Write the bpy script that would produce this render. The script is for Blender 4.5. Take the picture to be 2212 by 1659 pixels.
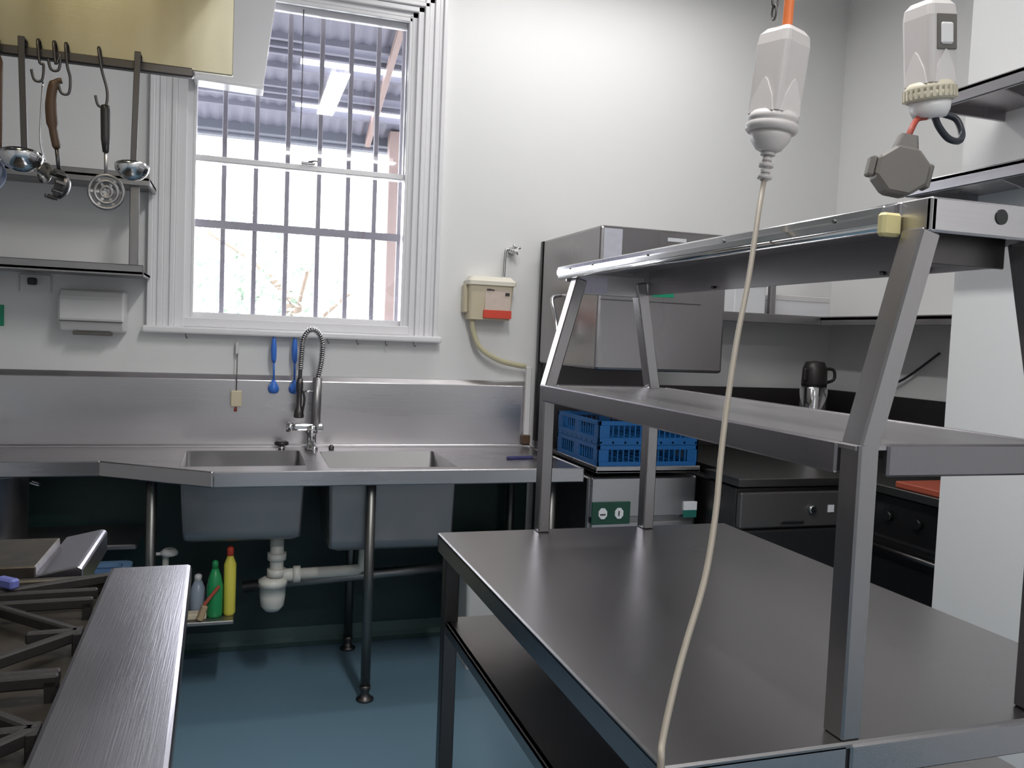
import bpy, bmesh, math, random
from mathutils import Vector, Matrix
random.seed(7)
S = bpy.context.scene
for o in list(bpy.data.objects): bpy.data.objects.remove(o)
COL = S.collection

# ------------------------------------------------------------------ camera
def setup_camera():
    yaw, pitch, roll = math.radians(18.05), math.radians(-3.14), math.radians(2.33)
    f0 = Vector((math.sin(yaw), math.cos(yaw), 0)); r0 = Vector((math.cos(yaw), -math.sin(yaw), 0)); up = Vector((0, 0, 1))
    fwd = math.cos(pitch)*f0 + math.sin(pitch)*up
    u1 = math.cos(pitch)*up - math.sin(pitch)*f0
    r = math.cos(roll)*r0 + math.sin(roll)*u1
    u = -math.sin(roll)*r0 + math.cos(roll)*u1
    cd = bpy.data.cameras.new('camera'); co = bpy.data.objects.new('camera', cd); COL.objects.link(co)
    m = Matrix((r, u, -fwd)).transposed().to_4x4(); m.translation = (0, 0, 1.42)
    co.matrix_world = m
    cd.sensor_width = 36; cd.lens = 1811/2212*36; cd.clip_start = .02
    S.camera = co
setup_camera()
# ------------------------------------------------------------------ world / exposure
w = bpy.data.worlds.new('sky'); S.world = w; w.use_nodes = True
bg = w.node_tree.nodes['Background']; bg.inputs[0].default_value = (.93, .96, 1, 1); bg.inputs[1].default_value = 13.0
S.view_settings.view_transform = 'Standard'; S.view_settings.look = 'None'
S.view_settings.gamma = 1; S.view_settings.use_curve_mapping = False
S.view_settings.exposure = 0.3
LAMP_POWER = {'window': 9.3, 'centre': 27, 'rear_fill': 30, 'hood': 2.8}

# ------------------------------------------------------------------ materials
MATS = {}
def mat(name, col, rough=.5, metal=0, bump=0, bscale=(30, 30, 30), var=0, vscale=(3, 3, 3), rvar=0, spec=None, trans=0, emis=None, estr=0, alpha=1, coat=0):
    if name in MATS: return MATS[name]
    m = bpy.data.materials.new(name); m.use_nodes = True; MATS[name] = m
    nt = m.node_tree; p = nt.nodes['Principled BSDF']
    p.inputs['Base Color'].default_value = (*col, 1); p.inputs['Roughness'].default_value = rough
    p.inputs['Metallic'].default_value = metal
    if spec is not None: p.inputs['Specular IOR Level'].default_value = spec
    if trans: p.inputs['Transmission Weight'].default_value = trans
    if coat: p.inputs['Coat Weight'].default_value = coat
    if emis: p.inputs['Emission Color'].default_value = (*emis, 1); p.inputs['Emission Strength'].default_value = estr
    tc = nt.nodes.new('ShaderNodeTexCoord')
    def noise(sc, det=4):
        mp = nt.nodes.new('ShaderNodeMapping'); mp.inputs['Scale'].default_value = sc
        n = nt.nodes.new('ShaderNodeTexNoise'); n.inputs['Scale'].default_value = 1; n.inputs['Detail'].default_value = det
        nt.links.new(tc.outputs['Object'], mp.inputs[0]); nt.links.new(mp.outputs[0], n.inputs['Vector']); return n
    if var or rvar:
        n = noise(vscale)
        if var:
            mx = nt.nodes.new('ShaderNodeMix'); mx.data_type = 'RGBA'
            mx.inputs[6].default_value = (*[c*(1-var) for c in col], 1); mx.inputs[7].default_value = (*[min(1, c*(1+var)) for c in col], 1)
            nt.links.new(n.outputs[0], mx.inputs[0]); nt.links.new(mx.outputs[2], p.inputs['Base Color'])
        if rvar:
            r = nt.nodes.new('ShaderNodeMapRange'); r.inputs[1].default_value = .3; r.inputs[2].default_value = .7
            r.inputs[3].default_value = max(.02, rough-rvar); r.inputs[4].default_value = rough+rvar
            nt.links.new(n.outputs[0], r.inputs[0]); nt.links.new(r.outputs[0], p.inputs['Roughness'])
    if bump:
        n = noise(bscale, 3); b = nt.nodes.new('ShaderNodeBump'); b.inputs['Strength'].default_value = bump; b.inputs['Distance'].default_value = .002
        nt.links.new(n.outputs[0], b.inputs['Height']); nt.links.new(b.outputs[0], p.inputs['Normal'])
    return m
STC = (.43, .415, .425)
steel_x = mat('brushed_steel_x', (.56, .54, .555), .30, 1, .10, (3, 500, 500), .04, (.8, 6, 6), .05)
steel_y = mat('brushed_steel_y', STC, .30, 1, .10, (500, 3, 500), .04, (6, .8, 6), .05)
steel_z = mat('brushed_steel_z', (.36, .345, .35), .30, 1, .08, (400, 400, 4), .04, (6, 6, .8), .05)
steel_top = mat('scratched_steel', (.33, .32, .322), .30, 1, .05, (300, 300, 300), .04, (1.2, 1.2, 1.2), .03)
steel_dull = mat('dull_steel', (.36, .35, .355), .42, 1, .1, (60, 60, 60), .12, (6, 6, 6), .08)
steel_warm = mat('hood_steel', (.56, .53, .41), .34, 1, .06, (3, 300, 300), .12, (9, 1, 2), .06)
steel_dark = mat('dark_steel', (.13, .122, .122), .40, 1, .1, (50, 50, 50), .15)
chrome = mat('chrome', (.68, .68, .69), .12, 1, rvar=.05)
wall_m = mat('wall_paint', (.80, .80, .80), .55, 0, .08, (40, 40, 40), .02, (1.5, 1.5, 1.5))
white_gloss = mat('white_gloss_paint', (.82, .81, .83), .28, 0, .03, (20, 20, 20), .02)
ceil_m = mat('ceiling_paint', (.84, .84, .82), .7, 0, .05, (50, 50, 50), .01)
floor_m = mat('blue_vinyl', (.13, .225, .30), .42, 0, .08, (180, 180, 180), .12, (140, 140, 140), .08)
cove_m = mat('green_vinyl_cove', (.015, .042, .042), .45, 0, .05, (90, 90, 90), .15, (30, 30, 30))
black_m = mat('black_enamel', (.012, .012, .013), .25, 0, .02, (40, 40, 40), .2)
iron_m = mat('cast_iron', (.018, .015, .015), .62, .1, .3, (120, 120, 120), .3, (40, 40, 40))
burnt_m = mat('greasy_steel', (.10, .088, .075), .42, .7, .2, (60, 60, 60), .35, (12, 12, 12), .12)
plast_w = mat('white_plastic', (.72, .71, .71), .38, 0, .02, (30, 30, 30), .02)
plast_g = mat('grey_plastic', (.13, .12, .108), .45, 0, .03, (40, 40, 40), .04)
plast_soc = mat('pale_grey_plastic', (.56, .53, .52), .42, 0, .02, (40, 40, 40), .03)
cream_m = mat('cream_plastic', (.66, .58, .42), .4, 0, .02, (30, 30, 30), .05)
hose_m = mat('clear_hose', (.58, .54, .36), .3, 0, .02, (30, 30, 30), .05)
red_m = mat('red_label', (.72, .07, .04), .4, var=.05)
ink_m = mat('black_ink', (.03, .03, .03), .5, var=.05)
pvc_m = mat('white_pvc', (.72, .71, .66), .35, var=.04)
blue_m = mat('blue_crate_plastic', (.006, .105, .32), .4, 0, .03, (60, 60, 60), .1, (20, 20, 20))
bluebrush = mat('blue_brush_plastic', (.05, .19, .68), .35, var=.08)
orange_m = mat('orange_cable', (.70, .17, .04), .45, var=.06)
redcable = mat('red_cable', (.32, .05, .03), .5, var=.06)
cable_m = mat('beige_cable', (.30, .265, .22), .5, var=.05)
dkcable = mat('black_cable', (.02, .025, .035), .4, var=.1)
greensign = mat('green_sign', (.01, .30, .16), .4, var=.05)
dkgreen = mat('dark_green_panel', (.012, .07, .045), .4, var=.1)
paper = mat('white_paper', (.80, .81, .84), .6, var=.02)
yellow_m = mat('yellow_bottle', (.78, .70, .10), .4, var=.05)
green_m = mat('green_bottle', (.02, .30, .10), .35, var=.1)
brown_m = mat('brown_handle', (.10, .055, .03), .45, var=.25, vscale=(30, 30, 8))
blackh = mat('black_handle', (.025, .022, .022), .4, var=.1)
redboard = mat('red_board', (.42, .09, .05), .5, var=.1)
timber = mat('pink_timber', (.14, .10, .09), .6, 0, .1, (40, 40, 4), .1, (30, 30, 3))
rooftin = mat('corrugated_tin', (.085, .085, .11), .5, .2, .05, (20, 20, 20), .1)
beam_m = mat('grey_blue_beam', (.042, .046, .062), .6, 0, .05, (20, 20, 20), .1)
barm = mat('grey_bar_paint', (.17, .16, .18), .5, .3, var=.1)
leaf_m = mat('leaf', (.20, .26, .20), .6, var=.3, vscale=(4, 4, 4))
bark_m = mat('bark', (.16, .12, .09), .8, 0, .3, (20, 20, 5), .2)
ground_m = mat('concrete_ground', (.34, .33, .32), .8, 0, .1, (20, 20, 20), .1)
tube_m = mat('lamp_tube', (.9, .9, .9), .4, emis=(1, .98, .94), estr=4, var=.01)
def glass_mat():
    m = bpy.data.materials.new('window_glass'); m.use_nodes = True; nt = m.node_tree
    for n in list(nt.nodes): nt.nodes.remove(n)
    out = nt.nodes.new('ShaderNodeOutputMaterial'); mix = nt.nodes.new('ShaderNodeMixShader')
    t = nt.nodes.new('ShaderNodeBsdfTransparent'); t.inputs[0].default_value = (.95, .95, .97, 1)
    g = nt.nodes.new('ShaderNodeBsdfGlossy'); g.inputs['Roughness'].default_value = .02
    fr = nt.nodes.new('ShaderNodeFresnel'); fr.inputs[0].default_value = 1.45
    nt.links.new(fr.outputs[0], mix.inputs[0]); nt.links.new(t.outputs[0], mix.inputs[1]); nt.links.new(g.outputs[0], mix.inputs[2])
    nt.links.new(mix.outputs[0], out.inputs[0]); return m
glass_m = glass_mat()

# ------------------------------------------------------------------ mesh builder
class B:
    def __init__(s): s.bm = bmesh.new(); s.smooth = False
    def box(s, x0, x1, y0, y1, z0, z1, bev=0, seg=1, M=None):
        x0, x1 = sorted((x0, x1)); y0, y1 = sorted((y0, y1)); z0, z1 = sorted((z0, z1))
        r = bmesh.ops.create_cube(s.bm, size=1)['verts']
        for v in r: v.co = Vector(((x0+x1)/2+v.co.x*(x1-x0), (y0+y1)/2+v.co.y*(y1-y0), (z0+z1)/2+v.co.z*(z1-z0)))
        if M is not None: bmesh.ops.transform(s.bm, matrix=M, verts=r)
        if bev:
            es = list({e for v in r for e in v.link_edges})
            bmesh.ops.bevel(s.bm, geom=es, offset=bev, segments=seg, affect='EDGES', profile=.5)
        return s
    def bar(s, p, q, w, h, up=(0, 0, 1), bev=0):
        p, q = Vector(p), Vector(q); d = q-p; L = d.length; d.normalize(); up = Vector(up)
        if abs(d.dot(up)) > .98: up = Vector((1, 0, 0))
        sx = d.cross(up).normalized(); sz = sx.cross(d)
        M = Matrix((sx, d, sz)).transposed().to_4x4(); M.translation = (p+q)/2
        return s.box(-w/2, w/2, -L/2, L/2, -h/2, h/2, bev, 1, M)
    def prism(s, poly, a0, a1, axis='z', bev=0):
        def P(u, v, a): return {'z': (u, v, a), 'y': (u, a, v), 'x': (a, u, v)}[axis]
        lo = [s.bm.verts.new(P(u, v, a0)) for u, v in poly]; hi = [s.bm.verts.new(P(u, v, a1)) for u, v in poly]
        n = len(poly); fs = [s.bm.faces.new(lo[::-1]), s.bm.faces.new(hi)]
        for i in range(n): fs.append(s.bm.faces.new((lo[i], lo[(i+1) % n], hi[(i+1) % n], hi[i])))
        bmesh.ops.recalc_face_normals(s.bm, faces=fs)
        if bev: bmesh.ops.bevel(s.bm, geom=list({e for f in fs for e in f.edges}), offset=bev, segments=1, affect='EDGES', profile=.5)
        return s
    def tube(s, pts, r, seg=10, closed=False, flat=1):
        pts = [Vector(p) for p in pts]; rs = r if isinstance(r, (list, tuple)) else [r]*len(pts)
        n = len(pts); rings = []; prev = None
        for i, p in enumerate(pts):
            a = pts[i-1] if (i or closed) else p; b = pts[(i+1) % n] if (i < n-1 or closed) else p
            t = (b-a).normalized()
            if prev is None:
                u = Vector((0, 0, 1)) if abs(t.z) < .9 else Vector((1, 0, 0)); u = (u-t*u.dot(t)).normalized()
            else: u = (prev-t*prev.dot(t)).normalized()
            prev = u; v = t.cross(u)
            rings.append([s.bm.verts.new(p+rs[i]*(math.cos(k*2*math.pi/seg)*u*flat+math.sin(k*2*math.pi/seg)*v)) for k in range(seg)])
        m = n if closed else n-1
        for i in range(m):
            A, Bq = rings[i], rings[(i+1) % n]
            for k in range(seg):
                f = s.bm.faces.new((A[k], A[(k+1) % seg], Bq[(k+1) % seg], Bq[k])); f.smooth = True
        if not closed:
            s.bm.faces.new(rings[0][::-1]); s.bm.faces.new(rings[-1])
        return s
    def lathe(s, prof, org=(0, 0, 0), seg=24, M=None, ang=(0, 1)):
        org = Vector(org); rings = []
        for r, z in prof:
            ring = []
            if r < 1e-6: ring = [s.bm.verts.new((0, 0, z))]
            else: ring = [s.bm.verts.new((r*math.cos(2*math.pi*k/seg), r*math.sin(2*math.pi*k/seg), z)) for k in range(seg)]
            rings.append(ring)
        fs = []
        for A, Bq in zip(rings, rings[1:]):
            for k in range(seg):
                k2 = (k+1) % seg
                a = [A[k], A[k2]] if len(A) > 1 else [A[0]]; b = [Bq[k2], Bq[k]] if len(Bq) > 1 else [Bq[0]]
                if len(a)+len(b) > 2:
                    f = s.bm.faces.new(a+b); f.smooth = True; fs.append(f)
        if len(rings[0]) > 1: fs.append(s.bm.faces.new(rings[0][::-1]))
        if len(rings[-1]) > 1: fs.append(s.bm.faces.new(rings[-1]))
        vs = [v for R in rings for v in R]
        T = Matrix.Translation(org) @ (M.to_4x4() if M is not None else Matrix.Identity(4))
        bmesh.ops.transform(s.bm, matrix=T, verts=vs)
        return s
    def loft(s, rings, cap=(True, True), smooth=False):
        R = [[s.bm.verts.new(p) for p in r] for r in rings]; n = len(R[0]); fs = []
        for A, Bq in zip(R, R[1:]):
            for k in range(n):
                f = s.bm.faces.new((A[k], A[(k+1) % n], Bq[(k+1) % n], Bq[k])); f.smooth = smooth; fs.append(f)
        if cap[0]: fs.append(s.bm.faces.new(R[0][::-1]))
        if cap[1]: fs.append(s.bm.faces.new(R[-1]))
        bmesh.ops.recalc_face_normals(s.bm, faces=fs); return s
    def xf(s, M): bmesh.ops.transform(s.bm, matrix=M, verts=s.bm.verts); return s
    def build(s, name, m, parent=None, label=None, kind=None):
        me = bpy.data.meshes.new(name); s.bm.normal_update(); s.bm.to_mesh(me); s.bm.free()
        me.materials.append(m); o = bpy.data.objects.new(name, me); COL.objects.link(o)
        if parent is not None: attach(o, parent)
        if label: o['label'] = label
        if kind: o['kind'] = kind
        return o
ORIG = {}
def attach(o, parent):
    o.parent = parent
    t = ORIG.get(parent.name, Matrix.Identity(4)); o.matrix_parent_inverse = t.inverted()
def thing(name, label, cat, loc=(0, 0, 0), group=None):
    e = bpy.data.objects.new(name, None); COL.objects.link(e); e.location = loc; e.empty_display_size = .05
    ORIG[e.name] = Matrix.Translation(loc)
    return tag(e, label, cat, group)
def tag(o, label, cat, group=None):
    o['label'] = label; o['category'] = cat
    if group: o['group'] = group
    return o
def struct(o, label=None, cat=None):
    o['kind'] = 'structure'
    if label: o['label'] = label
    if cat: o['category'] = cat
    return o
def rrect(x0, x1, y0, y1, r, z, n=4):
    out = []
    for cx, cy, a in ((x1-r, y1-r, 0), (x0+r, y1-r, 90), (x0+r, y0+r, 180), (x1-r, y0+r, 270)):
        for i in range(n+1):
            t = math.radians(a+90*i/n); out.append((cx+r*math.cos(t), cy+r*math.sin(t), z))
    return out
def smooth_path(pts, n=8):
    P = [Vector(p) for p in pts]; out = []
    for i in range(len(P)-1):
        a = P[max(i-1, 0)]; b = P[i]; c = P[i+1]; d = P[min(i+2, len(P)-1)]
        for k in range(n):
            t = k/n; out.append(.5*((2*b)+(c-a)*t+(2*a-5*b+4*c-d)*t*t+(3*b-a-3*c+d)*t**3))
    out.append(P[-1]); return out

# ================================================================== ROOM SHELL
YW, XR, XL, YF, ZC = 3.85, 3.07, -2.2, -1.9, 3.3
WX0, WX1, WZ0, WZ1 = -.235, .74, 1.43, 2.875        # window opening
struct(B().box(XL, XR, YF, YW, -.1, 0).build('floor', floor_m), 'blue speckled vinyl kitchen floor', 'floor')
struct(B().box(XL-.1, XR+.1, YF-.1, YW+.15, ZC, ZC+.1).build('ceiling', ceil_m), 'white painted ceiling overhead', 'ceiling')
wb = B()
wb.box(XL-.1, WX0, YW, YW+.15, -.1, ZC); wb.box(WX1, XR+.1, YW, YW+.15, -.1, ZC)
wb.box(WX0, WX1, YW, YW+.15, -.1, WZ0); wb.box(WX0, WX1, YW, YW+.15, WZ1, ZC)
struct(wb.build('wall_back', wall_m), 'white painted wall around the barred window', 'wall')
struct(B().box(XR, XR+.1, YF-.1, YW, -.1, ZC).build('wall_right', wall_m), 'white wall behind the corner bench', 'wall')
struct(B().box(XL-.1, XL, YF-.1, YW, -.1, ZC).build('wall_left', wall_m), 'white wall on the stove side', 'wall')
struct(B().box(XL, XR, YF-.1, YF, -.1, ZC).build('wall_front', wall_m), 'white wall facing the window', 'wall')
struct(B().box(2.2, XR, YF, 2.17, 0, ZC, .006).build('wall_partition', wall_m), 'white wall block carrying the two steel shelves', 'wall')
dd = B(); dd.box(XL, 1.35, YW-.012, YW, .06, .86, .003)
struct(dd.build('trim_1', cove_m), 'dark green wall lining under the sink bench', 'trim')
bb = B(); bb.prism([(YW-.012, .075), (YW-.016, .075), (YW-.02, .03), (YW-.035, .012), (YW-.06, .002), (YW-.012, .002)], XL, 1.35, 'x')
struct(bb.build('baseboard_back', mat('cove_strip', (.06, .11, .11), .4, var=.15)), 'dark coved vinyl skirting along the window wall', 'skirting')

# ------------------------------------------------------------------ window
win = thing('window_1', 'white timber sash window with moulded architrave', 'window', (.25, YW, 1.38)); win['kind'] = 'structure'
def arch_v(xo, xi):                      # moulded upright: xo outer edge, xi inner edge
    s = 1 if xi > xo else -1; b = B(); wd = abs(xi-xo)
    for a, c, d in ((0, .02, .042), (.02, .038, .030), (.038, .06, .034), (.06, .085, .026), (.085, .105, .031), (.105, wd, .020)):
        b.box(xo+s*a, xo+s*c, YW-d, YW, 1.405, 3.0, .003)
    return b
arch_v(-.375, WX0+.005).build('architrave', white_gloss, win)
arch_v(.868, WX1-.005).build('architrave', white_gloss, win)
ah = B()
for a, c, d in ((0, .02, .042), (.02, .038, .030), (.038, .06, .034), (.06, .085, .026), (.085, .105, .031), (.105, .13, .020)):
    ah.box(-.375+a, .868-a, YW-d, YW, 3.0-c, 3.0-a, .003)
ah.build('architrave_head', white_gloss, win)
sl = B(); sl.box(-.39, .885, YW-.065, YW+.03, 1.383, 1.412, .008, 2); sl.box(WX0-.004, WX1+.004, YW-.018, YW+.028, 1.411, 1.454, .004); sl.build('sill', white_gloss, win)
fr = B()
fr.box(WX0, WX0+.028, YW+.0, YW+.14, WZ0, WZ1, .003); fr.box(WX1-.028, WX1, YW, YW+.14, WZ0, WZ1, .003)
fr.box(WX0, WX1, YW, YW+.14, WZ1-.028, WZ1, .003); fr.box(WX0, WX1, YW, YW+.14, WZ0-.01, WZ0+.022, .003)
fr.build('jamb', white_gloss, win)
bd = B()
for a in (.03, ): 
    bd.box(WX0+.028, WX0+.04, YW+.0, YW+.022, WZ0, WZ1-.02, .002); bd.box(WX1-.04, WX1-.028, YW+.0, YW+.022, WZ0, WZ1-.02, .002); bd.box(WX0+.028, WX1-.028, YW, YW+.022, WZ1-.045, WZ1-.028, .002)
bd.build('stop_bead', white_gloss, win)
def sash(x0, x1, z0, z1, y, st, top, bot, nm):
    b = B()
    b.box(x0, x0+st, y, y+.035, z0, z1, .004); b.box(x1-st, x1, y, y+.035, z0, z1, .004)
    b.box(x0+st, x1-st, y, y+.035, z1-top, z1, .004); b.box(x0+st, x1-st, y, y+.035, z0, z0+bot, .004)
    s_ = b.build(nm, white_gloss, win)
    B().box(x0+st-.004, x1-st+.004, y+.014, y+.018, z0+bot-.004, z1-top+.004).build('pane', glass_m, s_)
    return s_
ls = sash(WX0+.024, WX1-.024, 1.45, 2.150, YW+.028, .012, .026, .028, 'lower_sash')
us = sash(WX0+.024, WX1-.024, 2.125, WZ1-.026, YW+.068, .014, .030, .026, 'upper_sash')
lk = B(); lk.box(.24, .30, YW+.016, YW+.034, 2.150, 2.162, .003).tube([(.27, YW+.02, 2.162), (.30, YW+.014, 2.168), (.315, YW+.012, 2.166)], .004, 8)
lk.build('sash_lock', steel_dull, win)
cd_ = B(); cd_.tube(smooth_path([(.235, YW+.055, 2.83), (.237, YW+.054, 2.5), (.235, YW+.055, 2.28)]), .0025, 6); cd_.build('sash_cord', barm, win)

# ------------------------------------------------------------------ outside
g = thing('security_grille', 'grey steel security bars outside the window', 'window bars', (.25, 4.05, 1.40))
for x in (-.085, .052, .19, .333, .467, .593, .715):
    B().bar((x, 4.05, 1.40), (x, 4.05, 2.9), .021, .021, bev=.002).build('bar', barm, g)
for z in (1.415, 1.876): B().box(-.3, .82, 4.030, 4.038, z-.018, z+.018, .002).build('crossbar', barm, g)
B().bar((-.235, 4.05, 1.40), (-.235, 4.05, 2.9), .021, .021, bev=.002).build('bar', barm, g)
struct(B().box(-9, 12, YW+.15, 22, -.3, -.15).build('ground_outside', ground_m), 'pale concrete yard beyond the window', 'ground')
ver = thing('verandah_roof', 'corrugated tin verandah roof with open gaps beyond the window', 'roof', (.3, 5.5, 2.6))
def rz(y): return 3.32-(y-4.05)*.31
def corr(y0, y1, x0=-1.6, x1=3.2):
    b = B(); n = int((x1-x0)*80); prev = None
    for i in range(n+1):
        x = x0+(x1-x0)*i/n; dz = .005*math.sin(x*2*math.pi/.076)
        q = [b.bm.verts.new((x, yy, rz(yy)+dz+o_)) for yy in (y0, y1) for o_ in (0, .004)]
        if prev:
            for a, c in ((0, 2), (2, 3), (3, 1), (1, 0)): b.bm.faces.new((prev[a], prev[c], q[c], q[a]))
        prev = q
    return b
GAPS = [(4.94, 4.985), (5.07, 5.18), (5.385, 5.43), (5.52, 5.62)]
ys = [4.04]+[v for g_ in GAPS for v in g_]+[5.95]
for a, c in zip(ys[::2], ys[1::2]): corr(a, c).build('roof_sheet', rooftin, ver)
for a, c in GAPS: corr(a, c, -1.6, .30).build('roof_sheet', rooftin, ver)
for a, c in GAPS:
    for yy in (a-.012, c+.012): B().bar((-1.6, yy, rz(yy)-.010), (3.2, yy, rz(yy)-.010), .036, .04, bev=.002).build('purlin', rooftin, ver)
B().box(-1.7, 3.2, 5.86, 5.94, 2.70, 2.90, .004).build('beam', beam_m, ver)
B().box(-1.7, 3.2, 5.94, 6.04, 2.68, 2.78, .01).build('gutter', beam_m, ver)
B().bar((.80, 4.60, rz(4.60)-.05), (.80, 5.87, rz(5.87)-.05), .035, .05, bev=.003).build('rafter', timber, ver)
B().box(.93, 1.035, 5.72, 5.82, -.15, 2.78, .004).build('post', timber, ver)
B().box(-1.66, -1.57, 5.72, 5.82, -.15, 2.78, .004).build('post', timber, ver)
def tree(x, y, h, seed, label):
    t = thing('garden_tree', label, 'tree', (x, y, -.15), 'trees beyond the verandah'); rnd = random.Random(seed)
    b = B(); b.tube(smooth_path([(x, y, -.15), (x+.06, y, h*.3), (x-.05, y+.05, h*.65)]), .08, 8)
    for k in range(5):
        a = rnd.uniform(0, 6.28); b.tube(smooth_path([(x, y, h*.35+.2*k), (x+.4*math.cos(a), y+.4*math.sin(a), h*.5+.2*k), (x+.9*math.cos(a), y+.9*math.sin(a), h*.62+.2*k)]), [.04]*8+[.02]*9, 6)
    b.build('trunk', bark_m, t)
    c = B()
    for k in range(1700):
        a = rnd.uniform(0, 6.28); ph = rnd.uniform(-1, 1); r = rnd.random()**.4
        p = Vector((x+1.2*r*math.cos(a)*math.sqrt(1-ph*ph), y+1.2*r*math.sin(a)*math.sqrt(1-ph*ph), h*.68+1.15*r*ph))
        u = Vector((rnd.uniform(-1, 1), rnd.uniform(-1, 1), rnd.uniform(-1, 1))).normalized(); v = u.orthogonal().normalized()
        L, W_ = .07, .028
        q = [c.bm.verts.new(p+d) for d in (-u*L, v*W_, u*L, -v*W_)]; c.bm.faces.new(q)
    c.build('foliage', leaf_m, t, kind='stuff')
tree(.55, 9.5, 2.6, 1, 'leafy tree in the yard beyond the verandah post')
tree(-3.0, 11.5, 3.2, 2, 'bushy tree further back in the yard')

# ------------------------------------------------------------------ ceiling lamps
def batten(x, y, L, axis, power, label):
    t = thing('fluorescent_light', label, 'ceiling light', (x, y, ZC), 'ceiling fluorescent lights')
    ex = (L/2, .07) if axis == 'x' else (.07, L/2)
    B().box(x-ex[0], x+ex[0], y-ex[1], y+ex[1], ZC-.06, ZC-.001, .008).build('housing', white_gloss, t)
    for s_ in (-1, 1):
        if axis == 'x': a, b = (x-L/2+.03, y+.045*s_, ZC-.085), (x+L/2-.03, y+.045*s_, ZC-.085)
        else: a, b = (x+.045*s_, y-L/2+.03, ZC-.085), (x+.045*s_, y+L/2-.03, ZC-.085)
        B().tube([a, b], .016, 12).build('tube', tube_m, t)
    ld = bpy.data.lights.new('tube_light', 'AREA'); ld.shape = 'RECTANGLE'; ld.energy = power; ld.color = (1, .99, .975)
    ld.size, ld.size_y = (L, .13) if axis == 'x' else (.13, L)
    lo = bpy.data.objects.new('tube_light', ld); COL.objects.link(lo); lo.location = (x, y, ZC-.11); attach(lo, t)
batten(1.45, 3.22, 1.5, 'x', LAMP_POWER['window'], 'twin tube ceiling light close to the window wall')
batten(.62, 1.3, 1.2, 'y', LAMP_POWER['centre'], 'twin tube ceiling light above the island table')
batten(.9, -1.0, 1.2, 'x', LAMP_POWER['rear_fill'], 'added twin tube fill light near the wall facing the window')  # added lamp behind the camera, fills the room with light

# ================================================================== SINK BENCH
sb = thing('sink_bench', 'long stainless steel double sink bench under the window', 'sink bench', (.5, 3.45, 0))
t = B(); z0, z1 = .886, .9
for p in ([(XL+.01, 3.68), (1.343, 3.68), (1.343, 3.83), (XL+.01, 3.83)], [(XL+.01, 3.40), (-.48, 3.40), (-.48, 3.68), (XL+.01, 3.68)],
          [(-.48, 3.40), (-.2, 3.211), (-.2, 3.68), (-.48, 3.68)], [(-.2, 3.211), (-.08, 3.13), (-.08, 3.27), (-.2, 3.27)],
          [(-.08, 3.13), (.25, 3.13), (.25, 3.27), (-.08, 3.27)], [(.25, 3.13), (.335, 3.13), (.335, 3.68), (.25, 3.68)],
          [(.335, 3.13), (.83, 3.13), (.83, 3.21), (.335, 3.21)], [(.335, 3.65), (.83, 3.65), (.83, 3.68), (.335, 3.68)],
          [(.83, 3.13), (1.343, 3.13), (1.343, 3.68), (.83, 3.68)]): t.prism(p, z0, z1)
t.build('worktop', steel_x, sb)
a = B()
for p, q in (((XL+.01, 3.40), (-.485, 3.40)), ((-.485, 3.40), (-.08, 3.13)), ((-.08, 3.13), (1.343, 3.13))):
    a.bar((p[0], p[1]+.006, .874), (q[0], q[1]+.006, .874), .014, .058, bev=.004)
a.box(1.333, 1.345, 3.13, 3.83, .845, .903, .003)
a.build('front_apron', steel_x, sb)
s = B(); s.prism([(YW-.035, .89), (YW-.035, 1.19), (YW-.012, 1.213), (YW-.001, 1.213), (YW-.001, .89)], XL+.01, 1.33, 'x', .002)
s.build('backsplash', steel_x, sb)
rl = B(); rl.box(XL+.01, 1.34, 3.79, 3.816, .897, .912, .004); rl.build('rear_ridge', steel_x, sb)
def basin(x0, x1, y0, y1, zb, tx, ty):
    b = B(); r = .014
    ro = [rrect(x0-.004, x1+.004, y0-.004, y1+.004, r, .9), rrect(x0-.004+tx*.2, x1+.004-tx*.2, y0-.004+ty*.2, y1+.004-ty*.2, r, .88),
          rrect(x0+tx*.8, x1-tx*.8, y0+ty*.8, y1-ty*.8, r, zb+.045), rrect(x0+tx, x1-tx, y0+ty, y1-ty, r, zb+.015), rrect(x0+tx+.03, x1-tx-.03, y0+ty+.03, y1-ty-.03, r*.6, zb)]
    ri = [rrect(x0+tx+.033, x1-tx-.033, y0+ty+.033, y1-ty-.033, r*.6, zb+.004), rrect(x0+tx+.004, x1-tx-.004, y0+ty+.004, y1-ty-.004, r, zb+.018), rrect(x0, x1, y0, y1, r, .901)]
    b.loft(ro+ri+[ro[0]], (False, False), True); 
    # close bottoms
    for ring in (ro[-1], ri[0]): b.bm.faces.new([b.bm.verts.new(p) for p in ring])
    return b
basin(-.2, .25, 3.27, 3.68, .605, .012, .02).build('basin', steel_dull, sb)
basin(.335, .83, 3.21, 3.65, .57, .006, .012).build('basin', steel_dull, sb)
for i, (x, y) in enumerate(((.488, 3.175), (-.30, 3.33), (1.235, 3.20), (-1.5, 3.45), (.488, 3.72), (1.235, 3.74))):
    L = B(); L.tube([(x, y, .05), (x, y, .86)], .019, 14); lg = L.build('leg', mat('leg_steel', (.19, .19, .185), .4, 1, .1, (60, 60, 10), .1), sb)
    F = B(); F.lathe([(.034, .001), (.034, .008), (.022, .014), (.015, .03), (.021, .045), (.021, .06)], (x, y, 0), 18); F.build('foot', steel_dark, lg)
us_ = B(); us_.box(XL+.02, -.36, 3.44, 3.80, .555, .575, .004); us_.build('undershelf', steel_dull, sb)
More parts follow.
